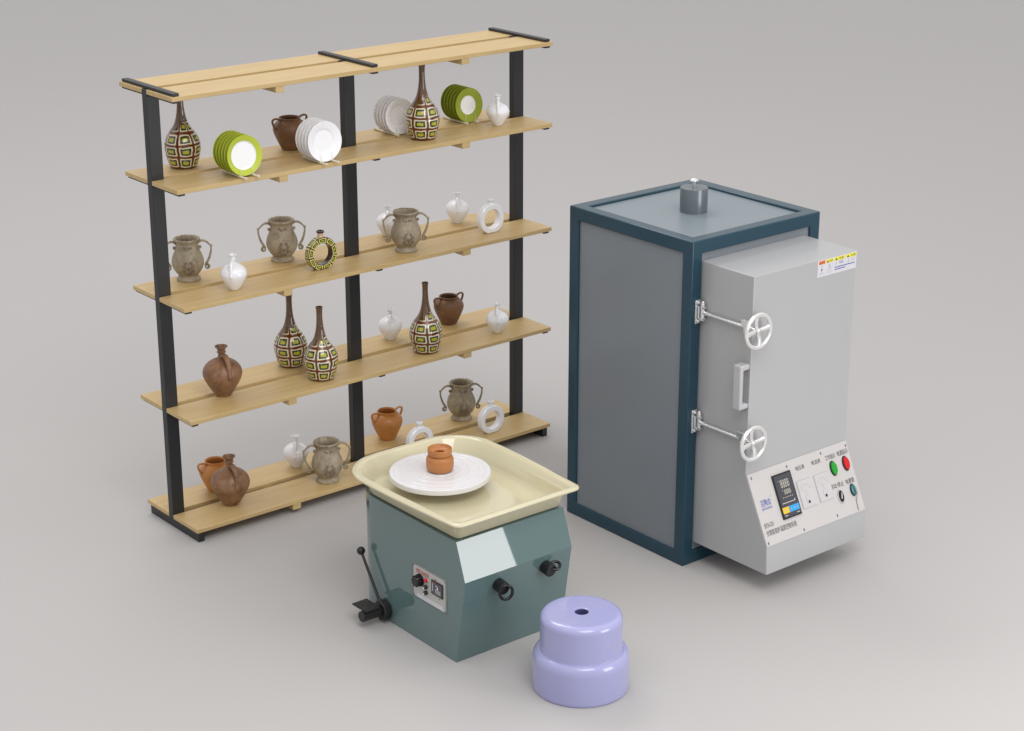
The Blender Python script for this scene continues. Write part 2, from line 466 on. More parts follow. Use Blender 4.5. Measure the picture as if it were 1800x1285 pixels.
def make_urn():
    P = [(.0505, 0), (.0525, .004), (.0515, .010), (.047, .0135), (.0435, .018), (.0445, .025), (.053, .036), (.0635, .053), (.0695, .073), (.0698, .088), (.0655, .108), (.0565, .130), (.0485, .149), (.0455, .160), (.0465, .168), (.0520, .177)]
    L_ = [(.0575, .181), (.0590, .185), (.0570, .189), (.0520, .189), (.0470, .183), (.0420, .168), (.044, .15), (.060, .10), (.055, .05), (0, .03)]
    def wob(r, z, t):
        if z > .165 and r > .045:
            a = (z - .165) / .024
            return r * (1 + .014 * a * math.sin(11 * t) + .012 * a * math.sin(19 * t + 1)), a * (.0007 * math.sin(17 * t) + .0006 * math.sin(7 * t + 2))
        return r, 0
    bm = bmesh.new(); lathe(bm, [(0, .003)] + smooth_prof(P) + L_, 96, wob=wob)
    body = bm; o = thing('t'); n0 = len(bm.faces)
    for s in (-1, 1):
        bm = bmesh.new(); T = lambda q: [(s * r, 0, z) for r, z in q]
        pts = [(.0440, .150), (.0455, .162), (.057, .1725), (.070, .1745), (.083, .169), (.094, .159), (.1025, .148), (.1035, .130), (.099, .110), (.092, .090), (.083, .074), (.075, .061)]
        tube(bm, spline(T(pts)), lambda t: .0046 + .0009 * math.sin(9 * t), 10, flat=1.3, flatvec=(0, 1, 0))
        # volutes
        for cx, cz, R0, tn, dr in ((.0830, .055, .0125, 1.7, -1), (.0545, .147, .0070, 1.4, 1)):
            sp = []
            for i in range(26):
                a = i / 25; rr = R0 * (1 - .72 * a); th = (PI * .8 if dr < 0 else PI * .9) + dr * 2 * PI * tn * a
                sp.append((s * (cx + rr * math.cos(th)), 0, cz + rr * math.sin(th)))
            tube(bm, sp, lambda t: .0037 - .0008 * t, 8, flat=1.5, flatvec=(0, 1, 0))
        ball(bm, (s * .1045, 0, .149), .0062)
        link('handle', bm, 'urn', o, smooth=60)
    # raised flower ornament on the front and back
    bm = body
    prr = smooth_prof(P)
    def rad(z):
        for a, b in zip(prr, prr[1:]):
            if a[1] <= z <= b[1]: return a[0] + (b[0] - a[0]) * (z - a[1]) / max(1e-6, b[1] - a[1])
        return .05
    for face in (-PI / 2, PI / 2):
        def on(u, z):
            r = rad(z) + .0013; t = face + u / .066
            return (r * math.cos(t), r * math.sin(t), z)
        def curl(cu, cz, R, st, tn, d):
            tube(bm, [on(cu + R * (1 - .7 * i / 20) * math.cos(st + d * tn * 2 * PI * i / 20), cz + R * (1 - .7 * i / 20) * math.sin(st + d * tn * 2 * PI * i / 20)) for i in range(21)], lambda t: .0023 - .0006 * t, 6)
        for s in (-1, 1):
            curl(s * .020, .056, .0085, PI / 2, 1.5, s); curl(s * .017, .077, .0080, -PI / 2, 1.5, -s)
            curl(s * .009, .093, .0060, -PI / 2, 1.3, s); curl(s * .010, .040, .0055, PI / 2, 1.2, -s)
            tube(bm, [on(s * (.004 + .012 * a), .062 + .03 * a * a) for a in (0, .2, .4, .6, .8, 1)], .0013, 6)
            curl(s * .010, .152, .0050, 0, 1.2, s); curl(s * .024, .155, .0045, 0, 1.2, -s)
        for a in range(6):
            t = a * PI / 3; q = on(.0055 * math.cos(t), .066 + .0055 * math.sin(t)); ball(bm, q, .0026, n=8)
        ball(bm, on(0, .066), .003, n=8)
        for zz in (.106, .114, .121): ball(bm, on(0, zz), .0022 - (zz - .106) * .05, n=8)
        tube(bm, [on(0, .035 + .003 * i) for i in range(9)], .0016, 6)
    bm.faces.ensure_lookup_table()
    for f in bm.faces[n0:]: f.material_index = 1
    u = link('two_handled_urn', bm, ['urn', 'urn_relief'], smooth=55)
    for c in list(o.children): c.parent = u
    bpy.data.objects.remove(o)
    return u

def ring_vase(name, mats, neck, Ro=.076, Ri=.048, th=.036, cz=.070, neckh=.028):
    """flat bottomed ring standing upright, its hole along y"""
    bm = bmesh.new(); n = 96; sec = []
    b = .0035
    for i in range(n):
        t = 2 * PI * i / n; c, s = math.cos(t), math.sin(t)
        ro = Ro
        if s < -1e-3: ro = min(Ro, cz / -s)
        def q(r, y):
            x, z = r * c, cz + r * s
            return bm.verts.new((x, y, max(z, 0 if r >= ro - 1e-6 else -1)))
        h = th / 2
        sec.append([q(ro, -h + b), q(ro - b, -h), q(Ri + b, -h), q(Ri, -h + b), q(Ri, h - b), q(Ri + b, h), q(ro - b, h), q(ro, h - b)])
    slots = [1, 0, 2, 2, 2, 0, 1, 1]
    for i in range(n):
        A, B = sec[i], sec[(i + 1) % n]
        for k in range(8):
            l = (k + 1) % 8
            f = bm.faces.new((A[k], B[k], B[l], A[l])); f.material_index = slots[k] if len(mats) > 1 else 0
    o = link(name, bm, mats, smooth=40)
    zt = cz + Ro
    bm = bmesh.new()
    lathe(bm, [(.0165, zt - .004), (.0135, zt), (.0125, zt + .006), (.0125, zt + neckh * .62)], 32, mi=0)
    lathe(bm, [(.0125, zt + neckh * .62), (.0165, zt + neckh * .68), (.0172, zt + neckh * .8), (.0165, zt + neckh), (.0105, zt + neckh + .0005), (.0085, zt + neckh * .5), (0, zt + neckh * .4)], 32, mi=1 if len(neck) > 1 else 0)
    link('neck', bm, neck, o, smooth=40)
    return o

vase = make_vase(); urn = make_urn()
wjug = jug('small_jug', .150, 'white_glaze', -PI / 2); bjug = jug('jug', .229, 'brown_clay', -PI / 2)
dpot = pot('two_handled_pot', .143, 'dark_clay'); opot = pot('two_handled_pot', .143, 'orange_clay')
pring = ring_vase('ring_vase', ['ring_face', 'ring_rim', 'ring_dark'], ['ring_neck', 'ring_dark'])
wring = ring_vase('ring_vase', ['white_glaze'], ['white_glaze'], .072, .045, .034, .067, .022)

def wrap(o, name):
    e_ = thing(name); o.name = 'body'; o.data.name = 'body'
    for c in list(o.children): c.parent = e_
    o.parent = e_
    return e_
urn = wrap(urn, 'two_handled_urn'); wjug = wrap(wjug, 'small_jug'); bjug = wrap(bjug, 'clay_jug')
dpot = wrap(dpot, 'two_handled_pot'); opot = wrap(opot, 'two_handled_pot')
pring = wrap(pring, 'ring_vase'); wring = wrap(wring, 'ring_vase')
used = set()
def put(proto, x, y, lv, rz=0, scale=None, z=None, **k):
    zz = (Z[lv] if z is None else z) + .0003
    if proto.name not in used:
        used.add(proto.name); proto.location = (x, y, zz); proto.rotation_euler = (0, 0, rz)
        if scale: proto.scale = (scale,) * 3 if isinstance(scale, (int, float)) else scale
        return tag(proto, **k)
    return dup(proto, (x, y, zz), rz, scale, **k)

R = math.radians
GV = 'tall painted bottle vases on the shelf'
for x, y, lv, rz, lb in (
    (.231, .343, 3, 0, 'brown necked painted bottle vase left of the lime green plates'),
    (1.341, .130, 3, 25, 'tall painted bottle vase between the grey plates and the olive green plates'),
    (.727, .339, 1, 8, 'painted bottle vase standing at the back, half hidden by its twin in front'),
    (.734, .105, 1, -4, 'painted bottle vase at the front edge with its twin behind it'),
    (1.318, .100, 1, 14, 'painted bottle vase with green cells in front of the dark brown pot')):
    put(vase, x, y, lv, R(-32 + rz), label=lb, cat='vase', group=GV)
GU = 'carved stone coloured urns on the shelf'
for x, y, lv, rz, s, lb in (
    (.231, .355, 2, -28, .985, 'grey brown carved urn with two scrolled handles, beside the left post'),
    (.708, .346, 2, -26, 1.0, 'grey brown carved urn with two scrolled handles, just left of the painted ring vase'),
    (1.229, .119, 2, -27, .985, 'lighter stone urn with scrolled handles standing right in front of a white jug'),
    (.745, .100, 0, -24, 1.02, 'stone urn with scrolled handles on the lowest plank near the foot of the middle post'),
    (1.703, .332, 0, -26, 1.01, 'dark grey brown urn with scrolled handles at the right end of the lowest tier')):
    put(urn, x, y, lv, R(rz), s, label=lb, cat='urn', group=GU)
GJ = 'small white jugs on the shelf'
for x, y, lv, rz, s, lb in (
    (1.774, .126, 3, -38, .95, 'small white jug right of the olive plates on the plate tier'),
    (.308, .108, 2, -42, 1.02, 'small bright white jug at the front edge between the first two urns'),
    (1.311, .374, 2, -36, .97, 'small white jug half hidden behind the lighter stone urn'),
    (1.704, .350, 2, -36, .99, 'small white jug at the back just left of the white ring vase'),
    (1.291, .346, 1, -36, 1.0, 'small greyish white jug on the back plank just left of a single painted vase'),
    (1.748, .103, 1, -38, .97, 'small white jug by the right post, right of the dark brown pot'),
    (.724, .327, 0, -36, 1.03, 'small white jug on the lowest tier behind the stone urn')):
    put(wjug, x, y, lv, R(rz), s, label=lb, cat='jug', group=GJ)
for x, y, lv, rz, s, lb in ((.279, .195, 1, -8, .99, 'brown clay jug with narrow neck alone on the left of the second tier'),
                            (.262, .150, 0, -8, 1.0, 'brown clay jug on the lowest tier in front of the orange pot')):
    put(bjug, x, y, lv, R(rz), s, label=lb, cat='jug', group='brown clay jugs on the shelf')
put(dpot, .763, .330, 3, 0, 1.0, label='dark brown two handled pot behind the white plates', cat='pot', group='dark brown two handled pots')
put(dpot, 1.653, .360, 1, 0, .98, label='dark brown two handled pot behind the painted vase on the second tier', cat='pot', group='dark brown two handled pots')
put(opot, .297, .331, 0, 0, 1.0, label='orange clay pot half hidden behind the brown jug on the lowest tier', cat='pot', group='orange clay two handled pots')
put(opot, 1.262, .348, 0, 0, 1.0, label='orange clay pot right of the middle post on the lowest tier', cat='pot', group='orange clay two handled pots')
put(pring, .767, .125, 2, 0, label='ring shaped vase painted with yellow green cells and a dark stopper', cat='ring vase')
put(wring, 1.719, .116, 2, 0, label='white ring shaped vase at the right end of the middle tier', cat='ring vase', group='white ring vases')
put(wring, 1.700, .095, 0, 0, label='white ring shaped vase on the lowest tier in front of the dark urn', cat='ring vase', group='white ring vases')
put(wring, 1.261, .086, 0, 0, label='white ring shaped vase half hidden behind the cream splash pan', cat='ring vase', group='white ring vases')

# ------------------------------------------------------------ plates in racks
def make_plate(rim, well, kw, Rp, back):
    """stands upright, face towards -y, centre at origin"""
    bm = bmesh.new(); w = Rp * kw
    rot = Matrix.Rotation(-PI / 2, 4, 'X')
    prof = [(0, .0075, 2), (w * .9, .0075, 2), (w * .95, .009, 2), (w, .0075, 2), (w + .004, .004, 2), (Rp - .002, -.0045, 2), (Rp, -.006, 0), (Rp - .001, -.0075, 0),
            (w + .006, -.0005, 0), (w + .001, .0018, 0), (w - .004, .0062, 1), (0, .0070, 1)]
    lathe(bm, prof, 72, rot)
    return link('plate', bm, [rim, well, back], smooth=40)
ORD = ['frontmost', 'second', 'third', 'fourth', 'fifth', 'rearmost']
def rack(x, y0, y1, n, kinds, words, where, group, pitch, Rp, front=.020, tilt=5):
    zz = Z[3]
    r = thing('plate_rack', (x, (y0 + y1) / 2, zz + .0003), label='pale dowel rack holding the ' + words + ' plates ' + where, cat='plate rack', group='plate racks on the shelf')
    L = (y1 - y0) / 2
    for s in (-1, 1):
        bm = bmesh.new(); cyl(bm, (s * .031, -L, .0065), (s * .031, L, .0065), .0048, 12, bev=.0008)
        ball(bm, (s * .031, -L - .001, .0067), .0064, n=12); ball(bm, (s * .031, L, .0067), .0064, n=12)
        link('rail', bm, 'dowel', r, smooth=50)
    yf = -L + front
    for k in range(n + 1):
        for s in (-1, 1):
            yk = yf - .010 + k * pitch
            bm = bmesh.new(); cyl(bm, (s * .0285, yk, .008), (s * .0285, yk + .002, .046), .00085, 6)
            link('pin', bm, 'acrylic', r)
    bm = bmesh.new(); cyl(bm, (-.031, L - .01, .0065), (.031, L - .01, .0065), .0032, 10)
    link('crossbar', bm, 'dowel', r)
    for k in range(n):
        p0 = kinds.get(k, kinds[-1])
        name = ORD[5] if k == n - 1 else ORD[k]
        lb = name + (' ' if k in (0, n - 1) else ' from the front ') + words + ' plate in the rack ' + where
        zc = math.sqrt(max(0, Rp * Rp - .031 ** 2)) * math.cos(R(tilt)) + .0110
        loc = (x, (y0 + y1) / 2 + yf + k * pitch + Rp * math.sin(R(tilt)), zz + zc)
        o = p0.copy(); col.objects.link(o)
        o.location = loc; o.rotation_euler = (R(-tilt), 0, 0)
        tag(o, label=lb, cat='plate', group=group)
pl = make_plate('plate_lime', 'plate_white', .70, .0850, 'lime_back'); pw = make_plate('plate_white', 'plate_white', .60, .0870, 'plate_white')
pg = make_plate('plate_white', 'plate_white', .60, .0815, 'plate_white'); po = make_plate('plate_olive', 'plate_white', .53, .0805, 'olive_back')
rack(.341, -.025, .152, 6, {-1: pl}, 'lime green', 'near the left post', 'lime green plates', .0225, .0850, .050)
rack(.738, -.030, .141, 5, {-1: pw}, 'bright white', 'before the dark pot', 'white plates near the middle post', .0235, .0870, .050)
rack(1.303, .226, .403, 5, {-1: pg}, 'shaded white', 'behind the painted vase', 'shaded white plates at the back', .0235, .0815, .022)
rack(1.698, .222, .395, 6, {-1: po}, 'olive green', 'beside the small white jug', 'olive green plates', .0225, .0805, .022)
for o in (pl, pw, pg, po): bpy.data.objects.remove(o)

# ------------------------------------------------------------ kiln
KX0, KX1, KY0, KY1, KH = 1.4557, 2.2037, -1.4928, -.7485, 1.4166; FB = .057; RC = .012
kiln = thing('kiln', (KX0, KY0, 0), label='large electric kiln with dark blue frame, grey panels and a white front door box', cat='kiln')
def K(bm, name, mats, **k):
    par = k.pop('parent', kiln)
    base = Vector((KX0, KY0, 0))
    bmesh.ops.translate(bm, verts=bm.verts, vec=-base)
    return link(name, bm, mats, par, **k)
bm = bmesh.new()
lo_, hi_ = (KX0, KY0, 0), (KX1, KY1, KH)
for ax in range(3):
    for side in (0, 1):
        o1, o2 = (ax + 1) % 3, (ax + 2) % 3
        def vtx(i, k, rec):
            p = [0, 0, 0]; sg = 1 if side == 0 else -1
            p[ax] = (lo_, hi_)[side][ax] + sg * (RC * 1.3 if rec else 0)
            for o_, c_ in ((o1, (0, 1, 1, 0)[i]), (o2, (0, 0, 1, 1)[i])):
                p[o_] = lo_[o_] + k * FB if c_ == 0 else hi_[o_] - k * FB
            return bm.verts.new(p)
        A = [vtx(i, 0, 0) for i in range(4)]; B = [vtx(i, 1, 0) for i in range(4)]; C_ = [vtx(i, 1, 1) for i in range(4)]
        for i in range(4):
            j = (i + 1) % 4
            bm.faces.new((A[i], A[j], B[j], B[i])); bm.faces.new((B[i], B[j], C_[j], C_[i]))
bmesh.ops.remove_doubles(bm, verts=bm.verts, dist=.0001)
bmesh.ops.recalc_face_normals(bm, faces=bm.faces)
K(bm, 'frame', 'kiln_frame', bevel=.0055, seg=3, smooth=30)
e = FB - .004
def pn(name, m, *a):
    bm = bmesh.new(); box(bm, *a); return K(bm, name, m)
g_ = .0015
pn('side_panel', 'kiln_panel', KX0 + RC, KX0 + RC + .004, KY0 + e, KY1 - e, e, KH - e)
pn('side_panel', 'kiln_panel', KX1 - RC - .004, KX1 - RC, KY0 + e, KY1 - e, e, KH - e)
pn('back_panel', 'kiln_panel', KX0 + e, KX1 - e, KY1 - RC - .004, KY1 - RC, e, KH - e)
pn('front_panel', 'kiln_panel', KX0 + e, KX1 - e, KY0 + RC, KY0 + RC + .004, e, KH - e)
pn('top_panel', 'kiln_top', KX0 + e, KX1 - e, KY0 + e, KY1 - e, KH - RC - .004, KH - RC)
CX, CY = 1.826, -1.1194; zt = KH - RC
bm = bmesh.new(); T = Matrix.Translation((CX, CY, 0))
lathe(bm, [(.0585, zt), (.0585, zt + .1025), (.0578, zt + .104), (0, zt + .104)], 64, T)
ch = K(bm, 'chimney', 'chimney', smooth=40)
bm = bmesh.new()
lathe(bm, [(.0075, zt + .1045), (.0075, zt + .126), (.011, zt + .128), (.019, zt + .130), (.0205, zt + .133), (.017, zt + .138), (.009, zt + .143), (0, zt + .1445)], 32, T)
K(bm, 'cap', 'chrome', parent=ch, smooth=60)

# door box
BX0, BX1, BYF, BZT = 1.5196, 2.1193, -1.7718, 1.3264
PA = Vector((BX0, BYF, .4935)); PB = Vector((BX0, -1.905, .2150))
prof = [(KY0 + RC + .0005, BZT), (BYF, BZT), (BYF, .4935), (-1.905, .2150), (-1.909, .0950), (KY0 + RC + .0005, .0950)]
bm = bmesh.new()
a = [bm.verts.new((BX0, y, z)) for y, z in prof]; b = [bm.verts.new((BX1, y, z)) for y, z in prof]
bm.faces.new(a); bm.faces.new(b[::-1])
for i in range(6): bm.faces.new((a[i], b[i], b[(i + 1) % 6], a[(i + 1) % 6]))
door = K(bm, 'door_box', 'door', bevel=.003, seg=3, smooth=30)

# lever handle on the left side of the door
hx = .053; hz0, hz1 = .779, .967; t_ = .019; y0, y1 = BYF + .001, BYF + .042
bm = bmesh.new()
O_ = [(BX0 - .0004, hz1), (BX0 - hx, hz1), (BX0 - hx, hz0), (BX0 - .0004, hz0)]
I_ = [(BX0 - .0004, hz1 - .024), (BX0 - hx + t_, hz1 - .024), (BX0 - hx + t_, hz0 + .022), (BX0 - .0004, hz0 + .022)]
q_ = [[bm.verts.new((x, y, z)) for x, z in L_] for y in (y0, y1) for L_ in (O_, I_)]
for i in range(3):
    bm.faces.new((q_[0][i], q_[0][i + 1], q_[1][i + 1], q_[1][i])); bm.faces.new((q_[2][i], q_[2][i + 1], q_[3][i + 1], q_[3][i]))
    bm.faces.new((q_[0][i], q_[0][i + 1], q_[2][i + 1], q_[2][i])); bm.faces.new((q_[1][i], q_[1][i + 1], q_[3][i + 1], q_[3][i]))
for i in (0, 3): bm.faces.new((q_[0][i], q_[1][i], q_[3][i], q_[2][i]))
K(bm, 'door_handle', 'handle_grey', bevel=.006, seg=3, smooth=30)

# two screw clamps with hand wheels
def clamp(zc):
    ax = 1.5045; WY = -1.820
    bm = bmesh.new(); n = 48; Rw = .0675
    pts = [(ax + Rw * math.cos(2 * PI * i / n), WY, zc + Rw * math.sin(2 * PI * i / n)) for i in range(n)]
    tube(bm, pts, .0092, 14, closed=True, flatvec=(0, 1, 0), flat=.85)
    for q in range(4):
        t = R(8 + 90 * q); c, s = math.cos(t), math.sin(t)
        sp = []
        for i in range(9):
            k = i / 8; rr = .008 + (Rw - .010) * k; off = .006 * math.sin(k * PI) * (1 if q % 2 else -.3)
            sp.append((ax + rr * c - off * s, WY + .006 * (1 - k), zc + rr * s + off * c))
        tube(bm, sp, lambda t: .0082 + .0042 * t, 10, flat=.45, flatvec=(0, 1, 0))
    cyl(bm, (ax, WY - .007, zc), (ax, WY + .014, zc), .0115, 24, bev=.002)
    w = K(bm, 'hand_wheel', 'ivory', smooth=60)
    bm = bmesh.new(); cyl(bm, (ax, WY - .0095, zc), (ax, WY - .0065, zc), .0042, 6)
    K(bm, 'hub_nut', 'chrome', parent=w)
    bm = bmesh.new()
    cyl(bm, (ax, WY + .014, zc), (ax, -1.520, zc + .0), .0078, 16)
    cyl(bm, (ax, WY + .034, zc), (ax, WY + .050, zc), .0125, 16, bev=.002)
    cyl(bm, (ax, -1.56, zc), (ax, -1.52, zc), .0088, 16)
    K(bm, 'clamp_rod', 'bright_steel', smooth=50)
    # hinge plate on the frame with knuckle
    bm = bmesh.new()
    box(bm, ax - .026, ax + .002, KY0 - .0045, KY0 - .0003, zc - .048, zc + .052)
    for dz in (-.037, .041): cyl(bm, (ax - .012, KY0 - .004, zc + dz), (ax - .012, KY0 - .012, zc + dz), .007, 12, bev=.002)
    box(bm, ax - .022, ax - .014, KY0 - .016, KY0 - .004, zc - .022, zc + .028)
    hb = K(bm, 'hinge_plate', 'bright_steel', bevel=.0012)
    bm = bmesh.new()
    cyl(bm, (ax - .002, -1.514, zc - .034), (ax - .002, -1.514, zc + .040), .0095, 16, bev=.002)
    box(bm, ax - .010, ax + .009, -1.524, -1.500, zc + .018, zc + .026); box(bm, ax - .010, ax + .009, -1.524, -1.500, zc - .030, zc - .022)
    ball(bm, (ax - .002, -1.514, zc + .043), .0075, n=12)
    K(bm, 'knuckle', 'bright_steel', parent=hb, smooth=40)
    # catch fixed to the door edge behind the wheel
    bm = bmesh.new()
    box(bm, ax - .014, ax + .0148, -1.768, -1.752, zc - .020, zc + .026)
    box(bm, ax - .018, ax - .008, -1.776, -1.742, zc + .010, zc + .034)
    cyl(bm, (ax - .016, -1.760, zc - .014), (ax + .014, -1.760, zc - .014), .007, 14, bev=.001)
    K(bm, 'catch', 'bright_steel', bevel=.0015)
clamp(1.119); clamp(.6465)

# control plate
ux = Vector((1, 0, 0)); vy = (PB - PA).normalized(); no = Vector((0, vy.z, -vy.y)); no = no if no.y < 0 else -no
LV = (PB - PA).length
def P1(u, v, h): return PA + ux * u + vy * v + no * h
hp = .003
bm = bmesh.new(); slab(bm, P1, .0015, .5982, .003, LV - .0025, .0004, hp)
cp = K(bm, 'control_panel', 'plate_panel', bevel=.0008)
def CP(bm, name, mats, **k): return K(bm, name, mats, parent=cp, **k)
bm = bmesh.new()
for u, v in ((.0206, .0221), (.2274, .0235), (.4355, .020), (.014, .2937), (.2244, .2927), (.4305, .288), (.5885, .0235)):
    ell(bm, P1, u, v, .0042, .0062, [(0, hp + .0022), (.55, hp + .0021), (1, hp + .0004)][::-1])
CP(bm, 'screws', 'chimney')
hh = hp + .0012
bm = bmesh.new()
for s, u0, u1, v0, v1 in (('BTH-D1', .018, .0695, .214, .233), ('全智能窑炉温度控制系统', .0165, .1935, .243, .2665),
    ('电压表', .2716, .3244, .037, .056), ('电流表', .3682, .4217, .037, .056), ('工作指示', .451, .513, .036, .057), ('电源指示', .526, .592, .034, .057),
    ('启动', .4391, .4718, .158, .180), ('停止', .4778, .5175, .158, .180), ('电源锁', .5304, .5818, .158, .180)):
    add_text(bm, s, P1, u0, u1, v0, v1, hh)
CP(bm, 'lettering', 'ink', smooth=0)
bm = bmesh.new()
add_text(bm, '百陶会', P1, .031, .089, .119, .148, hh); add_text(bm, 'BAITAOHUI', P1, .0315, .0875, .152, .162, hh); add_text(bm, 'TM', P1, .0905, .0965, .113, .117, hh)
CP(bm, 'logo', 'blue', smooth=0)
# temperature controller
bm = bmesh.new(); slab(bm, P1, .127, .233, .041, .226, hp + .0002, hp + .0075, 0)
slab(bm, P1, .1305, .2295, .0465, .2205, hp + .0076, hp + .0083, 1)
q = hp + .0088
add_text(bm, '8888', P1, .157, .207, .067, .102, q, 2); add_text(bm, '8888', P1, .167, .205, .108, .130, q, 2)
add_text(bm, 'PV', P1, .147, .153, .067, .074, q, 2); add_text(bm, 'SV', P1, .157, .163, .108, .115, q, 2)
for i in range(6): slab(bm, P1, .152 + .0105 * i, .157 + .0105 * i, .139, .1425, q - .0003, q, 2)
slab(bm, P1, .1403, .2151, .1612, .1642, q - .0003, q + .0004, 5); slab(bm, P1, .2115, .2151, .155, .1642, q - .0003, q + .0003, 5)
slab(bm, P1, .131, .1680, .1785, .204, q - .0003, q + .0008, 3); slab(bm, P1, .1700, .2262, .1785, .204, q - .0003, q + .0008, 4)
for i, s in enumerate(('SET', '<', 'v', '^')):
    u = (.1495, .180, .198, .215)[i]; add_text(bm, s, P1, u - (.008 if i == 0 else .004), u + (.008 if i == 0 else .004), .188, .195, q + .0012, 5)
slab(bm, P1, .136, .152, .211, .215, q - .0003, q + .0003, 2); slab(bm, P1, .207, .222, .211, .215, q - .0003, q + .0003, 2)
CP(bm, 'display', ['rubber', 'screen', 'seg', 'yellow_key', 'blue_key', 'plate_panel'], smooth=0)
# two dial meters
for u0 in (.2535, .3570):
    bm = bmesh.new(); u1 = u0 + .083
    slab(bm, P1, u0, u1, .097, .213, hp + .0002, hp + .0035, 0)
    q = hp + .0042; cu = (u0 + u1) / 2
    for a0 in range(22):
        t = R(205 + a0 * 6.1); t2 = R(205 + (a0 + 1) * 6.1)
        for r0 in (.030,):
            p = [P1(cu + r0 * math.cos(t), .158 + r0 * 1.35 * math.sin(t), q), P1(cu + r0 * math.cos(t2), .158 + r0 * 1.35 * math.sin(t2), q),
                 P1(cu + (r0 + .0016) * math.cos(t2), .158 + (r0 + .0016) * 1.35 * math.sin(t2), q), P1(cu + (r0 + .0016) * math.cos(t), .158 + (r0 + .0016) * 1.35 * math.sin(t), q)]
            bm.faces.new([bm.verts.new(x) for x in p]).material_index = 1
        if a0 % 4 == 0:
            r1 = .0345
            p = [P1(cu + k * math.cos(t + w), .158 + k * 1.35 * math.sin(t + w), q) for k, w in ((.0315, -.03), (.0315, .03), (r1, .03), (r1, -.03))]
            bm.faces.new([bm.verts.new(x) for x in p]).material_index = 1
    ctr = P1(cu, .165, q)
    p = [P1(cu - .0012, .166, q + .0003), P1(cu + .0012, .166, q + .0003), P1(cu - .016, .128, q + .0003)]
    bm.faces.new([bm.verts.new(x) for x in p]).material_index = 1
    ell(bm, P1, cu - .001, .180, .0125, .0185, [(1, q - .001), (.96, q + .0006, 1), (.84, q + .0006, 1), (.8, q - .0001, 0), (0, q, 0)])
    ell(bm, P1, cu - .001, .192, .0042, .0065, [(1, q), (.9, q + .003), (0, q + .003)], mi=2)
    slab(bm, P1, u0 + .001, u1 - .001, .0975, .0988, q - .0008, q - .0002, 1); slab(bm, P1, u0 + .001, u1 - .001, .2105, .2118, q - .0008, q - .0002, 1)
    slab(bm, P1, u0 + .001, u0 + .0018, .099, .2105, q - .0008, q - .0002, 1)
    add_text(bm, 'V' if u0 < .3 else 'A', P1, cu - .004, cu + .004, .140, .150, q)
    CP(bm, 'meter', ['meter', 'inkgrey', 'rubber'], smooth=0)
for u, v, m_ in ((.4815, .0965, 'green_btn'), (.5592, .0945, 'red_btn')):
    bm = bmesh.new()
    ell(bm, P1, u, v, .0185, .0325, [(1, hp), (1, hp + .004), (.92, hp + .006), (.86, hp + .006)], mi=0)
    ell(bm, P1, u, v, .0158, .0278, [(1, hp + .005), (1, hp + .009), (.9, hp + .012), (0, hp + .0135)], mi=1)
    CP(bm, 'indicator_light', ['rubber', m_], smooth=40)
bm = bmesh.new()
ell(bm, P1, .4785, .2175, .0170, .0300, [(1, hp), (1, hp + .004), (.86, hp + .005), (.84, hp + .002)], mi=1)
ell(bm, P1, .4785, .2165, .0138, .0245, [(1, hp), (1, hp + .006), (.85, hp + .009), (0, hp + .009)], mi=0)
p = [P1(.4725, .226, hp + .0098), P1(.4755, .229, hp + .0098), P1(.4840, .204, hp + .0098), P1(.4815, .202, hp + .0098)]
bm.faces.new([bm.verts.new(x) for x in p]).material_index = 2
CP(bm, 'selector_switch', ['rubber', 'handle_grey', 'plate_white'], smooth=40)
bm = bmesh.new()
ell(bm, P1, .5575, .2100, .0155, .0270, [(1, hp), (1, hp + .004), (.84, hp + .006)], mi=0)
ell(bm, P1, .5575, .2100, .0130, .0226, [(1, hp + .002), (1, hp + .009), (.8, hp + .011), (0, hp + .011)], mi=1)
slab(bm, P1, .556, .559, .200, .220, hp + .011, hp + .026, 2)
ks = CP(bm, 'key_switch', ['rubber', 'teal_key', 'chrome'], smooth=40)
bm = bmesh.new()
tube(bm, spline([P1(.5580, .219, hp + .022), P1(.562, .235, hp + .012), P1(.5600, .258, hp + .003), P1(.5575, .280, hp + .003), P1(.556, .300, hp + .003)], 6), .0012, 6)
K(bm, 'key_cord', 'cord', parent=cp)

# warning sticker on the door
def P2(u, v, h): return Vector((1.885 + u, BYF - h, 1.3225 - v))
SW, SH = .2335, .0710
bm = bmesh.new(); slab(bm, P2, 0, SW, 0, SH, .0002, .0009, 0)
X_ = lambda f: f * SW; Y_ = lambda f: f * SH
for (a, b_, m_, big) in ((.03, .19, 1, 0), (.215, .385, 2, 0), (.42, .675, 2, 1), (.715, .985, 2, 1)):
    slab(bm, P2, X_(a), X_(b_), Y_(.05), Y_(.26), .0010, .0013, m_)
    w = b_ - a; tx = a + w * .22
    p = [P2(X_(tx - .03), Y_(.235), .0016), P2(X_(tx + .03), Y_(.235), .0016), P2(X_(tx), Y_(.09), .0016)]
    bm.faces.new([bm.verts.new(x) for x in p]).material_index = 3
    add_text(bm, '警告' if m_ == 1 else '注意', P2, X_(a + w * .45), X_(b_ - w * .06), Y_(.09), Y_(.23), .0016, 3)
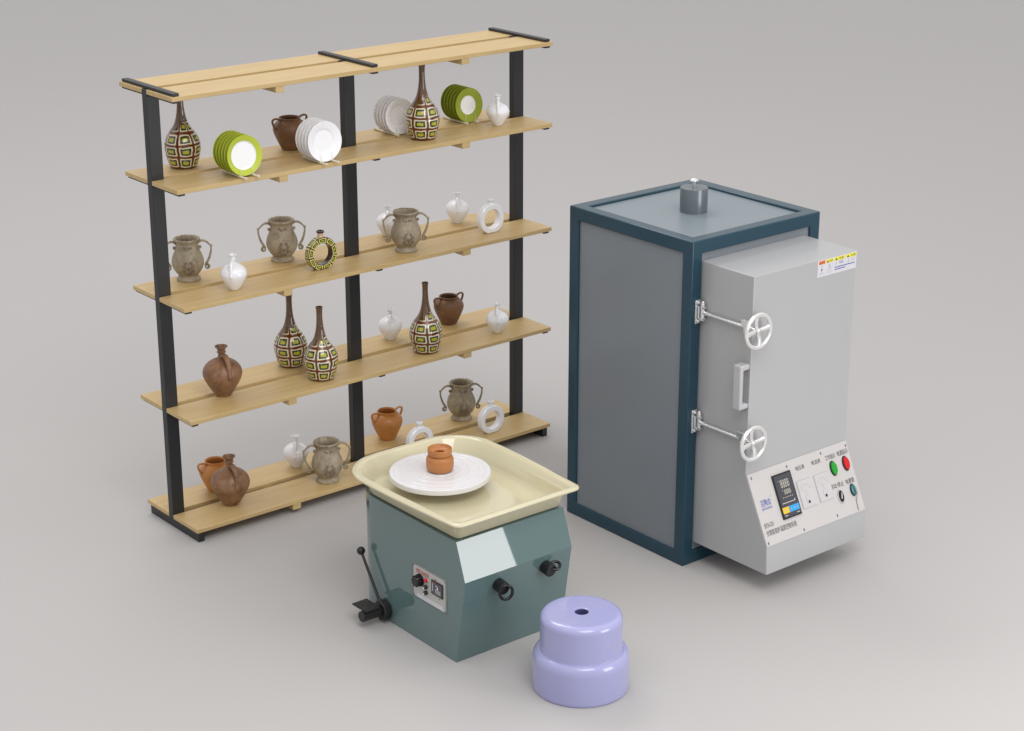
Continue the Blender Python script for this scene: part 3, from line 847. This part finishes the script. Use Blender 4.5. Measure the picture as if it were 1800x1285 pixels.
# pictograms
def poly(pts, mi): bm.faces.new([bm.verts.new(P2(X_(a), Y_(b_), .0014)) for a, b_ in pts]).material_index = mi
poly([(.106, .32), (.112, .32), (.112, .58), (.106, .58)], 3); poly([(.088, .55), (.13, .55), (.109, .70)], 3)
poly([(.295, .33), (.302, .33), (.262, .62), (.255, .62)], 4); poly([(.302, .33), (.309, .33), (.352, .62), (.345, .62)], 4); poly([(.300, .42), (.306, .42), (.306, .60), (.300, .60)], 3)
poly([(.475, .34), (.482, .34), (.465, .50), (.458, .50)], 5); poly([(.785, .36), (.79, .36), (.79, .54), (.785, .54)], 3); poly([(.765, .52), (.805, .52), (.805, .54), (.765, .54)], 4)
def dashes(u0, u1, v, hgt, mi, seed):
    rr = random.Random(seed); u = u0
    while u < u1 - .012:
        w = .009 + rr.random() * .006
        poly([(u, v), (u + w, v), (u + w, v + hgt), (u, v + hgt)], mi); u += w + .005
for v in (.76, .83): dashes(.05, .18, v, .028, 4, int(v * 100))
for v in (.66, .75, .84): dashes(.24, .36, v, .028, 4, int(v * 90))
for v in (.34, .43): dashes(.55, .66, v, .035, 5, int(v * 80)); dashes(.86, .96, v, .035, 4, int(v * 70))
dashes(.44, .965, .61, .065, 5, 1); dashes(.44, .72, .74, .065, 5, 2)
K(bm, 'warning_sticker', ['sticker', 'orange', 'yellow', 'ink', 'inkgrey', 'blue'], smooth=0)

# ------------------------------------------------------------ potter's wheel
pw_ = thing('pottery_wheel', (.2046, -1.5578, 0), -.0127, label='teal electric pottery wheel with cream splash pan and white turntable', cat='pottery wheel')
HW = .2607; CXB = .2607
def dshape(hw, y0, y1, rf, rb, cx=CXB, nf=8, nb=16):
    pts = []
    def arc(cx_, cy_, r, a0, a1, n):
        for i in range(n + 1):
            t = R(a0 + (a1 - a0) * i / n); pts.append((cx_ + r * math.cos(t), cy_ + r * math.sin(t)))
    arc(cx - hw + rf, y0 + rf, rf, 180, 270, nf); arc(cx + hw - rf, y0 + rf, rf, 270, 360, nf)
    for i in range(1, 8): pts.append((cx + hw, y0 + rf + (y1 - rb - y0 - rf) * i / 8))
    arc(cx + hw - rb, y1 - rb, rb, 0, 90, nb); arc(cx - hw + rb, y1 - rb, rb, 90, 180, nb)
    for i in range(7, 0, -1): pts.append((cx - hw, y0 + rf + (y1 - rb - y0 - rf) * i / 8))
    return pts
def taper(pts, cx, amt=.075):
    out = []
    for x, y in pts:
        k = 1 - amt * max(0, 1 - (y + .06) / .46) ** 1.3
        out.append((cx + (x - cx) * k, y))
    return out
def loft(bm, rings, cap0=True, cap1=True, mi=0):
    V = [[bm.verts.new((x, y, z)) for x, y in pts] for pts, z in rings]; n = len(V[0])
    for a, b in zip(V, V[1:]):
        for i in range(n): bm.faces.new((a[i], a[(i + 1) % n], b[(i + 1) % n], b[i])).material_index = mi
    if cap0: bm.faces.new(V[0][::-1])
    if cap1: bm.faces.new(V[-1])
bm = bmesh.new()
loft(bm, [(dshape(HW, .0044, .69, .0015, .15, nf=3), 0), (dshape(HW, -.0522, .69, .0015, .15, nf=3), .3539), (dshape(HW, 0, .69, .0015, .15, nf=3), .5024)])
link('body', bm, 'teal', pw_, smooth=14)
bm = bmesh.new()
cx = .2650
R_ = []
for hw, y0, y1, z, rf, rb in ((.246, .020, .668, .5027, .02, .13), (.252, .013, .673, .5050, .03, .135), (.257, .007, .676, .512, .035, .14), (.278, -.014, .684, .566, .04, .16), (.284, -.020, .690, .574, .04, .165),
        (.300, -.036, .703, .5765, .045, .18), (.314, -.047, .715, .579, .05, .19), (.3245, -.056, .7245, .584, .052, .198), (.3270, -.0585, .727, .589, .053, .20), (.3245, -.056, .7245, .5935, .052, .198), (.317, -.050, .717, .5962, .05, .192),
        (.306, -.040, .706, .5965, .046, .182), (.296, -.031, .697, .594, .043, .174), (.290, -.025, .692, .589, .04, .168), (.262, .006, .664, .534, .034, .14), (.255, .014, .657, .521, .032, .134), (.246, .024, .648, .514, .03, .126), (.232, .040, .634, .5125, .025, .11)):
    R_.append((taper(dshape(hw, y0, y1, rf * .62, rb, cx), cx, .075 if z > .55 else .02), z))
loft(bm, R_)
link('splash_pan', bm, 'pan', pw_, smooth=75)
bm = bmesh.new(); T = Matrix.Translation((.2570, .442, 0))
pr = [(.04, .5135), (.04, .553), (.150, .555), (.190, .5555), (.1965, .5565)]
pr += [(.1965 + .004 * math.sin(t), .5605 - .004 * math.cos(t)) for t in [PI / 2 * i / 6 for i in range(1, 7)]]
pr += [(.1965 + .004 * math.cos(t), .5760 + .004 * math.sin(t)) for t in [PI / 2 * i / 6 for i in range(7)]]
for rr in (.180, .155, .118, .080):
    pr += [(rr + .0028, .5800), (rr + .0010, .5809), (rr - .0010, .5809), (rr - .0028, .5800)]
pr += [(.0605, .5800), (.0590, .5822), (.0, .5822)]
lathe(bm, pr, 160, T)
link('turntable', bm, 'disc', pw_, smooth=22)

# its control plate on the left face
def P3(u, v, h): return Vector((-h, .2765 - u, .3235 - v))
PW_, PH_ = .2160, .1440
bm = bmesh.new(); slab(bm, P3, 0, PW_, 0, PH_, .0003, .0022)
wp = link('control_panel', bm, 'alu', pw_, bevel=.0006)
bm = bmesh.new()
for a, b_, c_, d_ in ((0.001, PW_ - .001, .001, .004), (0.001, PW_ - .001, PH_ - .004, PH_ - .001), (.001, .004, .0045, PH_ - .0045), (PW_ - .004, PW_ - .001, .0045, PH_ - .0045)):
    slab(bm, P3, a, b_, c_, d_, .0023, .0034)
for u, v in ((.008, .009), (PW_ - .008, .009), (.008, PH_ - .009), (PW_ - .008, PH_ - .009)):
    ell(bm, P3, u, v, .0033, .0033, [(1, .0023), (.7, .0045), (0, .0047)], mi=0)
link('border', bm, 'chimney', wp)
bm = bmesh.new(); add_text(bm, '陶艺拉坯机', P3, .026, .108, .016, .033, .0032)
link('lettering', bm, 'red_ink', wp, smooth=0)
bm = bmesh.new(); M3 = lambda u, v: (P3(u, v, .0023), P3(u, v, .034))
a, b_ = P3(.048, .060, .0023), P3(.048, .060, .030)
cyl(bm, a, b_, .0215, 20, r2=.0195, bev=.0025); cyl(bm, P3(.048, .060, .0023), P3(.048, .060, .006), .0255, 28)
for i in range(10):
    t = 2 * PI * i / 10; c, s = .0208 * math.cos(t), .0208 * math.sin(t)
    cyl(bm, P3(.048 + c, .060 + s, .006), P3(.048 + c, .060 + s, .028), .0028, 8)
link('speed_knob', bm, 'rubber', wp, smooth=40)
bm = bmesh.new(); ell(bm, P3, .088, .047, .0078, .0078, [(1, .0023), (1, .007), (.8, .011), (.4, .013), (0, .0135)])
link('indicator_light', bm, 'red_btn', wp, smooth=50)
for v in (.0745, .0985):
    bm = bmesh.new(); ell(bm, P3, .0885, v, .0085, .0085, [(1, .0023), (1, .012), (.85, .014), (0, .014)])
    ell(bm, P3, .0865, v + .003, .0028, .0040, [(1, .0141), (.9, .0155), (0, .0158)], mi=1)
    link('push_button', bm, ['rubber', 'plate_white'], wp, smooth=40)
bm = bmesh.new(); slab(bm, P3, .124, .196, .028, .086, .0023, .006, 0); slab(bm, P3, .128, .192, .032, .082, .0061, .0065, 1)
slab(bm, P3, .150, .168, .044, .048, .0066, .0069, 3); add_text(bm, '▲', P3, .160, .170, .046, .058, .0069, 2)
for i in range(3): slab(bm, P3, .150, .184, .060 + .006 * i, .063 + .006 * i, .0066, .0069, 3)
slab(bm, P3, .132, .137, .040, .072, .0066, .0069, 3); slab(bm, P3, .130, .142, .034, .037, .0066, .0069, 4)
link('gauge', bm, ['rubber', 'screen', 'plate_white', 'inkgrey', 'red_ink'], wp, smooth=0)
bm = bmesh.new(); p0 = [P3(.029, .121, 0), ]
q = [(.029, .119), (.194, .119), (.197, .136), (.029, .1365)]
a = [bm.verts.new(P3(u, v, .0023)) for u, v in q]; b_ = [bm.verts.new(P3(u, v, .0034)) for u, v in q]
bm.faces.new(a); bm.faces.new(b_[::-1])
for i in range(4): bm.faces.new((a[i], b_[i], b_[(i + 1) % 4], a[(i + 1) % 4]))
link('name_strip', bm, 'sticker', wp, smooth=0)
bm = bmesh.new()
for u, v, w in ((.040, .030, .004), (.052, .034, .003), (.098, .050, .005), (.145, .020, .007), (.170, .093, .006)): slab(bm, P3, u, u + w, v, v + w * .7, .0023, .0028)
link('marks', bm, 'ink', wp, smooth=0)

# foot pedal with lever on the left face
ped = thing('foot_pedal'); ped.parent = pw_; ped.location = (0, .462, .050)
bm = bmesh.new(); cyl(bm, (0.0, 0, 0), (-.034, 0, 0), .043, 8, bev=.004)
link('mount', bm, 'black_iron', ped, smooth=30)
bm = bmesh.new(); cyl(bm, (-.034, 0, 0), (-.122, 0, 0), .0225, 28, bev=.002)
link('axle', bm, 'black_iron', ped, smooth=40)
bm = bmesh.new()
box(bm, -.114, -.044, -.024, .074, .0235, .0285)
for i in range(7):
    for j in range(5): ball(bm, (-.109 + .015 * j, -.016 + .0135 * i, .0287), .0024, n=6, sz=.5)
link('tread', bm, 'black_iron', ped, smooth=30)
bm = bmesh.new()
cyl(bm, (-.027, .004, .030), (-.027, .127, .207), .0066, 14, r2=.0052)
cyl(bm, (-.027, .001, .026), (-.027, .013, .044), .0100, 14, r2=.0075)
lv = link('lever', bm, 'black_iron', ped, smooth=50)
bm = bmesh.new(); ball(bm, (-.027, .130, .211), .0172, n=28)
link('lever_knob', bm, 'rubber', lv, smooth=60)

# two knobs with rings on the front
fd = Vector((0, .0566, -.3539)).normalized(); fn = Vector((0, -.9874, -.158)).normalized()
for lx, z0, ang in ((.163, .300, 0), (.392, .306, 1)):
    c0 = Vector((lx, -.0522 + (.3539 - z0) / .3539 * .0566, z0))
    kn = thing('front_knob'); kn.parent = pw_; kn.location = c0
    bm = bmesh.new(); cyl(bm, (0, .002, 0), Vector((0, .002, 0)) + fn * .044, .0262, 32, bev=.003)
    link('stem', bm, 'rubber', kn, smooth=40)
    bm = bmesh.new(); n = 40; rr = .0255 if ang == 0 else .021
    if ang == 0: ctr = Vector((.004, 0, -.013)) + fn * .046; e1, e2 = Vector((.94, -.34, 0)), Vector((0, 0, 1))
    else: ctr = Vector((.024, 0, .012)) + fn * .034; e1, e2 = Vector((.93, .05, .30)).normalized(), Vector((-.12, .90, .35)).normalized()
    tube(bm, [ctr + e1 * rr * math.cos(2 * PI * i / n) + e2 * rr * (1.12 if ang == 0 else .85) * math.sin(2 * PI * i / n) for i in range(n)], (.0060), 10, closed=True, flatvec=e1.cross(e2))
    link('ring_pull', bm, 'rubber', kn, smooth=60)

# clay pot standing on the turntable
bm = bmesh.new()
pp = [(.042, 0), (.048, .003), (.0525, .009), (.0545, .022), (.0548, .040), (.0535, .053), (.0490, .0605), (.042, .0630), (.0400, .0655), (.0450, .0675), (.0472, .071), (.0478, .084), (.0480, .0925)]
lathe(bm, [(0, .001)] + smooth_prof(pp[:7], 3) + pp[7:] + [(.0465, .0940), (.0450, .0930), (.0435, .087), (.038, .0815), (.026, .0785), (.0200, .0775), (.0185, .074), (.03, .05), (0, .02)], 72)
cw = math.cos(-.0127); sw = math.sin(-.0127)
o = link('clay_pot', bm, 'terracotta', smooth=50)
o.location = (.2046 + cw * .257 - sw * .442, -1.5578 + sw * .257 + cw * .442, .5824)
tag(o, label='small terracotta pot with flared collar on the white turntable of the wheel', cat='pot')

# ------------------------------------------------------------ stool
bm = bmesh.new(); rb = .028
pr = [(.176, .0), (.1795, .004), (.180, .012), (.180, .118)]
pr += [(.180 - .0255 * (1 - math.cos(t)), .118 + .040 * math.sin(t)) for t in [PI / 2 * i / 12 for i in range(1, 13)]]
pr += [(.1535, .160), (.1530, .166), (.1530, .275)]
pr += [(.153 - .027 * (1 - math.cos(t)), .275 + .027 * math.sin(t)) for t in [PI / 2 * i / 10 for i in range(1, 11)]]
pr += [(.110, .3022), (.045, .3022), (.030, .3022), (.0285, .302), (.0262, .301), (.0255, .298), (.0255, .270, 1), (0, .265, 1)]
lathe(bm, pr, 128)
o = link('stool', bm, ['lilac', 'hole'], smooth=40, loc=(.4575, -1.979, 0))
tag(o, label='two tier round lilac plastic stool with a hole in its seat', cat='stool')

# ------------------------------------------------------------ camera
cam = bpy.data.cameras.new('camera'); co = bpy.data.objects.new('camera', cam); col.objects.link(co)
co.location = (-3.7718, -6.7198, 3.5122); co.rotation_euler = (PI / 2 - .3413, 0, -.6883)
cam.sensor_width = 36; cam.lens = 67.733; cam.clip_end = 500; cam.clip_start = .05
sc.camera = co

# ------------------------------------------------------------ light
w = bpy.data.worlds.new('World'); sc.world = w; w.use_nodes = True
nt = w.node_tree; bg = nt.nodes['Background']
tc = nt.nodes.new('ShaderNodeTexCoord'); sp = nt.nodes.new('ShaderNodeSeparateXYZ'); nt.links.new(tc.outputs['Generated'], sp.inputs[0])
rp = nt.nodes.new('ShaderNodeValToRGB'); nt.links.new(sp.outputs[2], rp.inputs[0])
rp.color_ramp.elements[0].position = 0; rp.color_ramp.elements[0].color = (.50, .495, .49, 1)
rp.color_ramp.elements[1].position = 1; rp.color_ramp.elements[1].color = (1.20, 1.185, 1.20, 1)
nt.links.new(rp.outputs[0], bg.inputs[0]); bg.inputs[1].default_value = 1.0

def area(name, loc, tgt, sx, sy, power, c=(1, 1, 1)):
    l = bpy.data.lights.new(name, 'AREA'); l.shape = 'RECTANGLE'; l.size = sx; l.size_y = sy; l.energy = power; l.color = c
    o = bpy.data.objects.new(name, l); col.objects.link(o); o.location = loc
    d = Vector(tgt) - Vector(loc); o.rotation_euler = d.to_track_quat('-Z', 'Y').to_euler()
    tag(o, kind='structure')
    return o
area('back_softbox', (2.0, 4.4, 8.8), (1.0, -1.0, .3), 5.0, 2.4, 200, (1, .985, .97))
area('front_overhead_softbox', (-.8, -5.2, 6.0), (-.4, -3.2, 0), 3.2, 3.2, 160, (1, .985, .965))
# front right soft box: its near edge at azimuth 35.3 degrees seen from the wheel
area('front_softbox', (2.21, -5.62, 1.60), (.7, -1.1, .7), 1.7, 1.9, 62, (1, .99, .98))

sc.render.engine = 'CYCLES'
sc.view_settings.view_transform = 'Standard'; sc.view_settings.look = 'None'
sc.view_settings.exposure = 0; sc.view_settings.gamma = 1
sc.view_settings.use_curve_mapping = False
